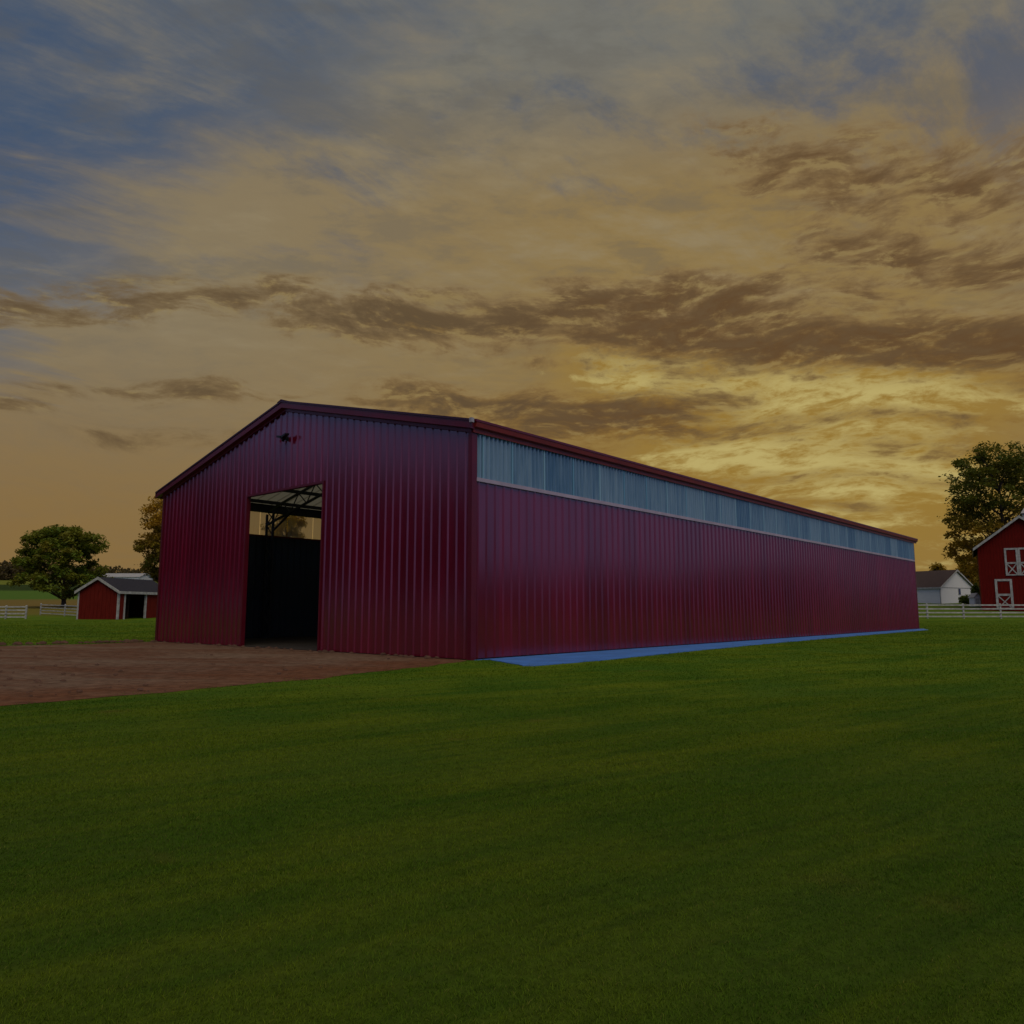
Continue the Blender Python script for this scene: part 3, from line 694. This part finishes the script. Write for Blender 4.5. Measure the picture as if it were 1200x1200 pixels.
def xdoor(name, u0, u1, v0, v1, vmid, fw=0.20):
    x0, x1, z1, z0 = bx(u0), bx(u1), bz(v0), bz(v1); zm = bz(vmid)
    d = MB().box(x0+0.02, -0.05, z0, x1-0.02, 0.0-0.004, z1-0.02).build(name, M['barn_red'], bn)
    for (a_, b_) in ((x0, x0+fw), (x1-fw, x1)): MB().box(a_, -0.11, z0, b_, -0.052, z1).build('frame_board', M['paint_white'], d)
    for z in (z1 - fw, zm - fw/2): MB().box(x0+fw, -0.105, z, x1-fw, -0.052, z+fw).build('frame_board', M['paint_white'], d)
    MB().box(x0+fw, -0.105, z0, x1-fw, -0.052, z0+fw*0.7).build('frame_board', M['paint_white'], d)
    MB().bar((x0+fw, -0.08, z0+fw*.7), (x1-fw, -0.08, zm-fw/2), 0.03, 0.11, (0, 0, 1)).build('brace', M['paint_white'], d)
    MB().bar((x0+fw, -0.078, zm-fw/2), (x1-fw, -0.078, z0+fw*.7), 0.03, 0.11, (0, 0, 1)).build('brace', M['paint_white'], d)
xdoor('barn_door', 1167, 1187.5, 678.5, 714, 697, 0.24)
xdoor('loft_door', 1181, 1197, 642.5, 674.5, 660, 0.20); xdoor('loft_door', 1197.2, 1213, 642.5, 674.5, 660, 0.20)
cz = zr0 + 0.1
cu = MB().box(0.5, 2.2, cz - 1.2, 1.9, 3.6, cz + 0.55).build('cupola', M['paint_white'], bn)
MB().add([(0.3, 2.0, cz+.55), (2.1, 2.0, cz+.55), (2.1, 3.8, cz+.55), (0.3, 3.8, cz+.55), (1.2, 2.9, cz+2.0)], [(0,1,4),(1,2,4),(2,3,4),(3,0,4),(3,2,1,0)]).build('cupola_roof', M['pale_roof'], cu)
# white outbuilding between the big building and the barn
wy = 130.0; c0 = at(1103, 708, wy); wa = R(32); tr2 = at(1142, 700, 1.0).x; ww = (tr2 * wy - c0.x) / (math.cos(wa) - tr2 * math.sin(wa)); wl_ = 13.0
wh = empty('outbuilding', (0, 0, 0), wa); dirw = Vector((math.cos(wa), math.sin(wa), 0))
wh.location = Vector((c0.x, c0.y, gz(wy))) + dirw * ww/2
tag(wh, 'low white outbuilding with brown roof between the burgundy building and the red barn', 'outbuilding')
we = at(1103, 688, wy).z - gz(wy); wr = at(1122, 668.5, wy + ww/2*math.sin(wa)).z - gz(wy)
gable_house(wh, ww, wl_, we, wr, M['white_wall'], M['shingle_brown'], M['paint_white'], 0.25, 0.14)
wn = MB().box(0.2, -0.05, we-1.25, 0.95, 0.0-.003, we-0.1).build('window', M['paint_white'], wh); MB().box(0.28, -0.07, we-1.17, 0.87, -0.052, we-0.18).build('pane', M['glass'], wn)
MB().box(-ww/2+0.02, -0.03, we-0.12, ww/2-0.02, -0.003, we+0.02).build('belt_board', M['paint_white'], wh)
# small white pump house by the barn corner
q = at(1145.5, 702.5, 105.0)
ph = empty('pump_house', (q.x, 105.0, gz(105)), 0); tag(ph, 'tiny white gabled hut tucked beside the left wall of the red barn', 'hut')
gable_house(ph, 0.85, 1.2, 1.25, 1.75, M['white_wall'], M['pale_roof'], None, 0.1, 0.08)
MB().box(-0.25, -0.03, 0.0, 0.25, -0.003, 1.1).build('door', M['paint_white'], ph)
# far pale roofed building behind the shed
q = at(148, 678, 210.0)
fb_ = empty('farm_building', (q.x, 210.0, gz(210)), R(90)); tag(fb_, 'distant low building with pale metal roof behind the small red shed', 'farm building')
he = at(148, 677, 210).z - gz(210); hr = at(148, 673.0, 213).z - gz(210)
fb_.location = (q.x + 5.4, 210, gz(210)); gable_house(fb_, 8.0, 10.8, he, hr, M['white_wall'], M['pale_roof'], None, 0.3, 0.12)

# ------------------------------------------------------------------ fences
def fence(label, pts, rails, hgt, post_w=0.13, rail_h=0.13):
    """pts: world x,y of each post"""
    f = empty('fence', (pts[0][0], pts[0][1], gz(pts[0][1]))); tag(f, label, 'fence', 'white board fences')
    o3 = Vector((pts[0][0], pts[0][1], gz(pts[0][1])))
    P = [Vector((x, y, gz(y))) - o3 for x, y in pts]
    pm = MB().prism([(-post_w/2, -post_w/2, -0.2), (post_w/2, -post_w/2, -0.2), (post_w/2, post_w/2, -0.2), (-post_w/2, post_w/2, -0.2)], (0, 0, hgt + 0.26))
    pm.add([(-post_w/2-.015, -post_w/2-.015, hgt+.06), (post_w/2+.015, -post_w/2-.015, hgt+.06), (post_w/2+.015, post_w/2+.015, hgt+.06), (-post_w/2-.015, post_w/2+.015, hgt+.06), (0, 0, hgt+.11)], [(0,1,4),(1,2,4),(2,3,4),(3,0,4),(3,2,1,0)])
    pme_ = pm.mesh('post', M['paint_white'])
    for p_ in P: link('post', pme_, f, tuple(p_))
    for a_, b_ in zip(P[:-1], P[1:]):
        for i in range(rails):
            z = hgt * (0.16 + 0.80 * i / (rails - 1)); e = Vector((0, -post_w/2 - 0.022, z))
            MB().bar(a_ + e, b_ + e, 0.04, rail_h).build('rail', M['paint_white'], f)
    return f
fr = [(at(u, 724, 72).x, 72.0) for u in (1001, 1044, 1087, 1129.5, 1173, 1216, 1259, 1302)]
fence('white four-rail board fence on the right in front of the red barn', fr, 4, 1.32)
fl = [(at(u, 725, 71).x, 71.0 + i * -0.0) for i, u in enumerate((-66, -42, -18, 6.5, 30))]
fence('white board fence panel at the far left edge', fl, 4, 1.16)
f2 = [(at(u, 723, y).x, y) for u, y in ((47, 80), (75.5, 77), (93, 75))]
fence('thin white board fence below the round tree beside the red shed', f2, 4, 1.10, 0.10, 0.09)

# ------------------------------------------------------------------ trees
def tree(name, label, base, trunk_h, centre, radii, n_clump, n_leaf, leaf, m, seed, tone=None, group=None, clump_r=(0.9, 1.7), core=0.55, shape=0.0):
    r = np.random.default_rng(seed); root = empty(name, base); tag(root, label, 'tree', group)
    b = Vector(base); c = np.array(centre) - np.array(base); rad = np.array(radii)
    cs = []
    while len(cs) < n_clump:
        d = r.normal(size=3); d /= np.linalg.norm(d); q = d * r.uniform(core * 0.4, 1.0) ** 0.45
        wobble = 1.0 + 0.02 * math.sin(3.1 * math.atan2(d[1], d[0]) + seed) + 0.03 * math.sin(5.3 * d[2] + seed * 2)
        if shape:
            wobble *= 1.0 - shape * max(0.0, d[2])
            if d[2] < 0: q[:2] *= min(1.55, (1.0 - min(0.96, d[2] ** 2)) ** -0.5)
        q = c + q * rad * wobble
        if q[2] < trunk_h * 0.75: continue
        cs.append(q)
    cs = np.array(cs)
    tk = MB(); top = Vector((c[0] * 0.5, c[1] * 0.5, c[2] + rad[2] * 0.35)); tr_ = 0.045 * (c[2] + rad[2]) * 0.5
    path = [Vector((0, 0, -0.3)), Vector((0.02, 0.0, trunk_h * 0.5)), Vector((c[0] * 0.15, 0.05, trunk_h)), Vector((c[0]*0.35, 0, (trunk_h + top.z) / 2)), top]
    tk.tube(path, [tr_ * 1.35, tr_, tr_ * 0.85, tr_ * 0.5, tr_ * 0.12], 8); trunk = tk.build('trunk', M['bark'], root, True)
    lb = MB(); order = r.permutation(len(cs))[:min(46, len(cs))]
    for i in order:
        e = Vector(cs[i]); h = min(max(trunk_h * 0.8, e.z - (Vector((e.x, e.y, 0)).length) * 0.75), top.z - 0.5); s = Vector((c[0] * 0.2, 0, h))
        mid = s + (e - s) * 0.5 + Vector((r.normal() * 0.25, r.normal() * 0.25, 0.3)); r0 = tr_ * r.uniform(0.22, 0.36)
        lb.tube([s, mid, e], [r0, r0 * 0.6, r0 * 0.15], 5)
    lb.build('branches', M['bark'], trunk, True)
    wts = r.uniform(0.5, 1.6, len(cs)); idx = r.choice(len(cs), n_leaf, p=wts / wts.sum())
    cr = r.uniform(*clump_r, len(cs))
    off = r.normal(size=(n_leaf, 3)); off /= np.linalg.norm(off, axis=1)[:, None]; off *= (r.random(n_leaf) ** 0.5)[:, None] * cr[idx][:, None]; off[:, 2] *= 0.62
    P = cs[idx] + off; sz = leaf * r.uniform(0.6, 1.35, n_leaf)
    nv = r.normal(size=(n_leaf, 3)); nv[:, 2] = np.abs(nv[:, 2]) + 0.55; nv /= np.linalg.norm(nv, axis=1)[:, None]
    t1 = np.cross(nv, r.normal(size=(n_leaf, 3))); t1 /= np.linalg.norm(t1, axis=1)[:, None]; t2 = np.cross(nv, t1)
    V = np.stack([P - t1 * sz[:, None] * .5, P + t2 * sz[:, None] * .28, P + t1 * sz[:, None] * .55, P - t2 * sz[:, None] * .28], 1)
    V[:, 2, 2] -= sz * 0.12
    tn = r.random(len(cs)) * 0.5
    hh = (P[:, 2] - (c[2] - rad[2])) / (2 * rad[2])
    tv = tn[idx] + (tone(hh, P - c, rad) if tone else 0)
    lme = fast_mesh('crown', V.reshape(-1, 3), np.arange(n_leaf * 4), np.arange(n_leaf) * 4, np.full(n_leaf, 4), m, {'rnd': np.repeat(r.random(n_leaf), 4), 'tone': np.repeat(np.clip(tv, 0, 1), 4)})
    link('crown', lme, root); return root
def px_tree(name, label, u, vb, vt, vbot, width_px, y, seed, m, uc=None, depth=None, dens=1.0, **kw):
    kk = y / F_PX; uc = uc if uc is not None else u
    zb = gz(y); base = (at(u, 700, y).x, y, zb); zt = at(uc, vt, y).z; zl = at(uc, vbot, y).z
    rx = width_px * kk / 2 * 0.90; rzv = (zt - zl) / 2 * 0.92
    cen = (at(uc, 640, y).x, y, (zt + zl) / 2); vol = rx * rx * rzv
    return tree(name, label, base, max(0.8, (zl - zb) * 1.0 + 0.4), cen, (rx, (depth or rx), rzv), int(95 * dens + vol * 0.22), int(9500 * dens), kw.pop('leaf', 0.42), m, seed, **kw)
edge = lambda h, q, rad: np.clip((np.linalg.norm(q / rad, axis=1) - 0.72) * 0.7, 0, 0.32) * (h > 0.5)  # backlit rim put into the leaf colour: gold tone on upper outer leaves
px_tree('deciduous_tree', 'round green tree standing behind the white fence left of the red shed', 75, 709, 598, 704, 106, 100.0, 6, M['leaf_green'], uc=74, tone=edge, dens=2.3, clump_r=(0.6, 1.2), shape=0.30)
px_tree('deciduous_tree', 'golden brown tree rising behind the left corner of the burgundy building', 204, 705, 572, 698, 88, 112.0, 8, M['leaf_gold'], uc=204, tone=lambda h, q, rad: np.clip((h - 0.35) * 1.6, -0.3, 0.6), dens=2.0, clump_r=(0.7, 1.4))
px_tree('deciduous_tree', 'pale golden tree glimpsed through the open doorway and far wall strip', 333, 705, 590, 690, 60, 125.0, 14, M['leaf_gold'], uc=333, tone=lambda h, q, rad: (h > 0.5) * 0.3 + 0.1, dens=1.1)
px_tree('deciduous_tree', 'very tall loose tree towering over the roof of the red barn', 1180, 712, 510, 696, 150, 112.0, 21, M['leaf_gold'], uc=1180, tone=lambda h, q, rad: np.clip((0.46 - h) * 3.2, -0.35, 0.9), dens=3.4, clump_r=(0.8, 1.7), leaf=0.46)
px_tree('deciduous_tree', 'low golden tree behind the right end of the white outbuilding', 1137, 712, 640, 700, 36, 150.0, 30, M['leaf_gold'], tone=lambda h, q, rad: 0.30 + 0 * h, dens=0.7)
px_tree('small_tree', 'small round orange tree peeking above the white outbuilding roof', 1098, 705, 658.5, 690, 14, 190.0, 33, M['leaf_gold'], tone=lambda h, q, rad: 0.4 + 0 * h, dens=0.28, leaf=0.6)
def bush(label, u, v, wpx, hpx, y, seed, m):
    r = np.random.default_rng(seed); kk = y / F_PX; nl = 900; p = at(u, v, y); base = (p.x, y, gz(y)); root = empty('bush', base); tag(root, label, 'bush')
    d = r.normal(size=(nl, 3)); d /= np.linalg.norm(d, axis=1)[:, None]; P = d * (r.random(nl) ** .4)[:, None] * np.array([wpx*kk/2, wpx*kk/2, hpx*kk*.5]) + np.array([0, 0, hpx*kk*.5])
    P += r.normal(size=P.shape) * 0.1
    t1 = r.normal(size=(nl, 3)); t1 /= np.linalg.norm(t1, axis=1)[:, None]; t2 = np.cross(t1, r.normal(size=(nl, 3))); t2 /= np.linalg.norm(t2, axis=1)[:, None]; s = 0.2
    V = np.stack([P - t1*s, P + t2*s*.6, P + t1*s, P - t2*s*.6], 1)
    link('foliage', fast_mesh('foliage', V.reshape(-1, 3), np.arange(nl*4), np.arange(nl)*4, np.full(nl, 4), m, {'rnd': np.repeat(r.random(nl), 4), 'tone': np.repeat(r.random(nl)*.3, 4)}), root)
    MB().tube([(0, 0, -0.1), (0.05, 0, hpx*kk*.4)], [0.07, 0.03], 5).tube([(0, 0, 0), (0.3, 0.1, hpx*kk*.6)], [0.05, 0.02], 5).build('stem', M['bark'], root)
bush('dull green bush growing against the gable of the white outbuilding', 1134, 706, 18, 10, 124.0, 51, M['leaf_green'])
bush('dark green bush between the outbuilding and the left wall of the red barn', 1144, 700, 9, 24, 118.0, 52, M['leaf_green'])
# far wood along the skyline on the left: one mass
r = np.random.default_rng(77); PT = []; SZ = []
for (u0, u1, yy, vtop) in ((-260, 40, 500, 656), (40, 130, 540, 662), (125, 300, 520, 666), (300, 620, 540, 668)):
    u = u0
    while u < u1:
        x = at(u, 680, yy).x; yj = yy + r.uniform(-8, 25); zb = gz(yj); ht = (at(u, vtop, yy).z - gz(yy)) * r.uniform(0.82, 1.08); wd = r.uniform(4.5, 8); k = 130
        d = r.normal(size=(k, 3)); d /= np.linalg.norm(d, axis=1)[:, None]; d *= (r.random(k) ** 0.4)[:, None]
        PT.append(d * np.array([wd, wd, ht * 0.55]) + np.array([x, yj, zb + ht * 0.47])); u += r.uniform(3.5, 6)
PT = np.concatenate(PT); k = len(PT); t1 = r.normal(size=(k, 3)); t1 /= np.linalg.norm(t1, axis=1)[:, None]; t2 = np.cross(t1, r.normal(size=(k, 3))); t2 /= np.linalg.norm(t2, axis=1)[:, None]
s = r.uniform(0.7, 1.5, k)[:, None]; V = np.stack([PT - t1*s, PT + t2*s*.8, PT + t1*s, PT - t2*s*.8], 1)
tag(link('far_wood', fast_mesh('far_wood', V.reshape(-1, 3), np.arange(k*4), np.arange(k)*4, np.full(k, 4), M['leaf_far'], {'rnd': np.repeat(r.random(k), 4), 'tone': np.repeat(r.random(k), 4)})), 'brown hazy wood along the skyline beyond the fields on the left', 'wood', kind='stuff')

# woods behind and beside the camera (mirrored darkly in the glossy walls)
def wood(name, label, a0, a1, dist, h0, h1, seed):
    r = np.random.default_rng(seed); PT = []; a = a0
    while a < a1:
        d = dist * r.uniform(0.92, 1.1); x, y = d * math.sin(R(a)), d * math.cos(R(a)); ht = r.uniform(h0, h1); wd = r.uniform(3.0, 5.5); k = 260
        q = r.normal(size=(k, 3)); q /= np.linalg.norm(q, axis=1)[:, None]; q *= (r.random(k) ** 0.35)[:, None]
        PT.append(q * np.array([wd, wd, ht * 0.52]) + np.array([x, y, gz(y) + ht * 0.5])); a += math.degrees(r.uniform(2.2, 3.6) / dist)
    PT = np.concatenate(PT); k = len(PT); t1 = r.normal(size=(k, 3)); t1 /= np.linalg.norm(t1, axis=1)[:, None]; t2 = np.cross(t1, r.normal(size=(k, 3))); t2 /= np.linalg.norm(t2, axis=1)[:, None]
    s_ = r.uniform(0.6, 1.2, k)[:, None]; V = np.stack([PT - t1*s_, PT + t2*s_*.8, PT + t1*s_, PT - t2*s_*.8], 1)
    tag(link(name, fast_mesh(name, V.reshape(-1, 3), np.arange(k*4), np.arange(k)*4, np.full(k, 4), M['leaf_dark'], {'rnd': np.repeat(r.random(k), 4), 'tone': np.repeat(r.random(k) * 0.2, 4)})), label, 'wood', kind='stuff')
wood('wood', 'dark green wood behind the viewer to the left of the dirt yard', -175, -47, 85, 18, 22, 101)
wood('wood', 'low green wood to the right of the lawn beyond the frame', 50, 120, 105, 5.0, 7.5, 102)
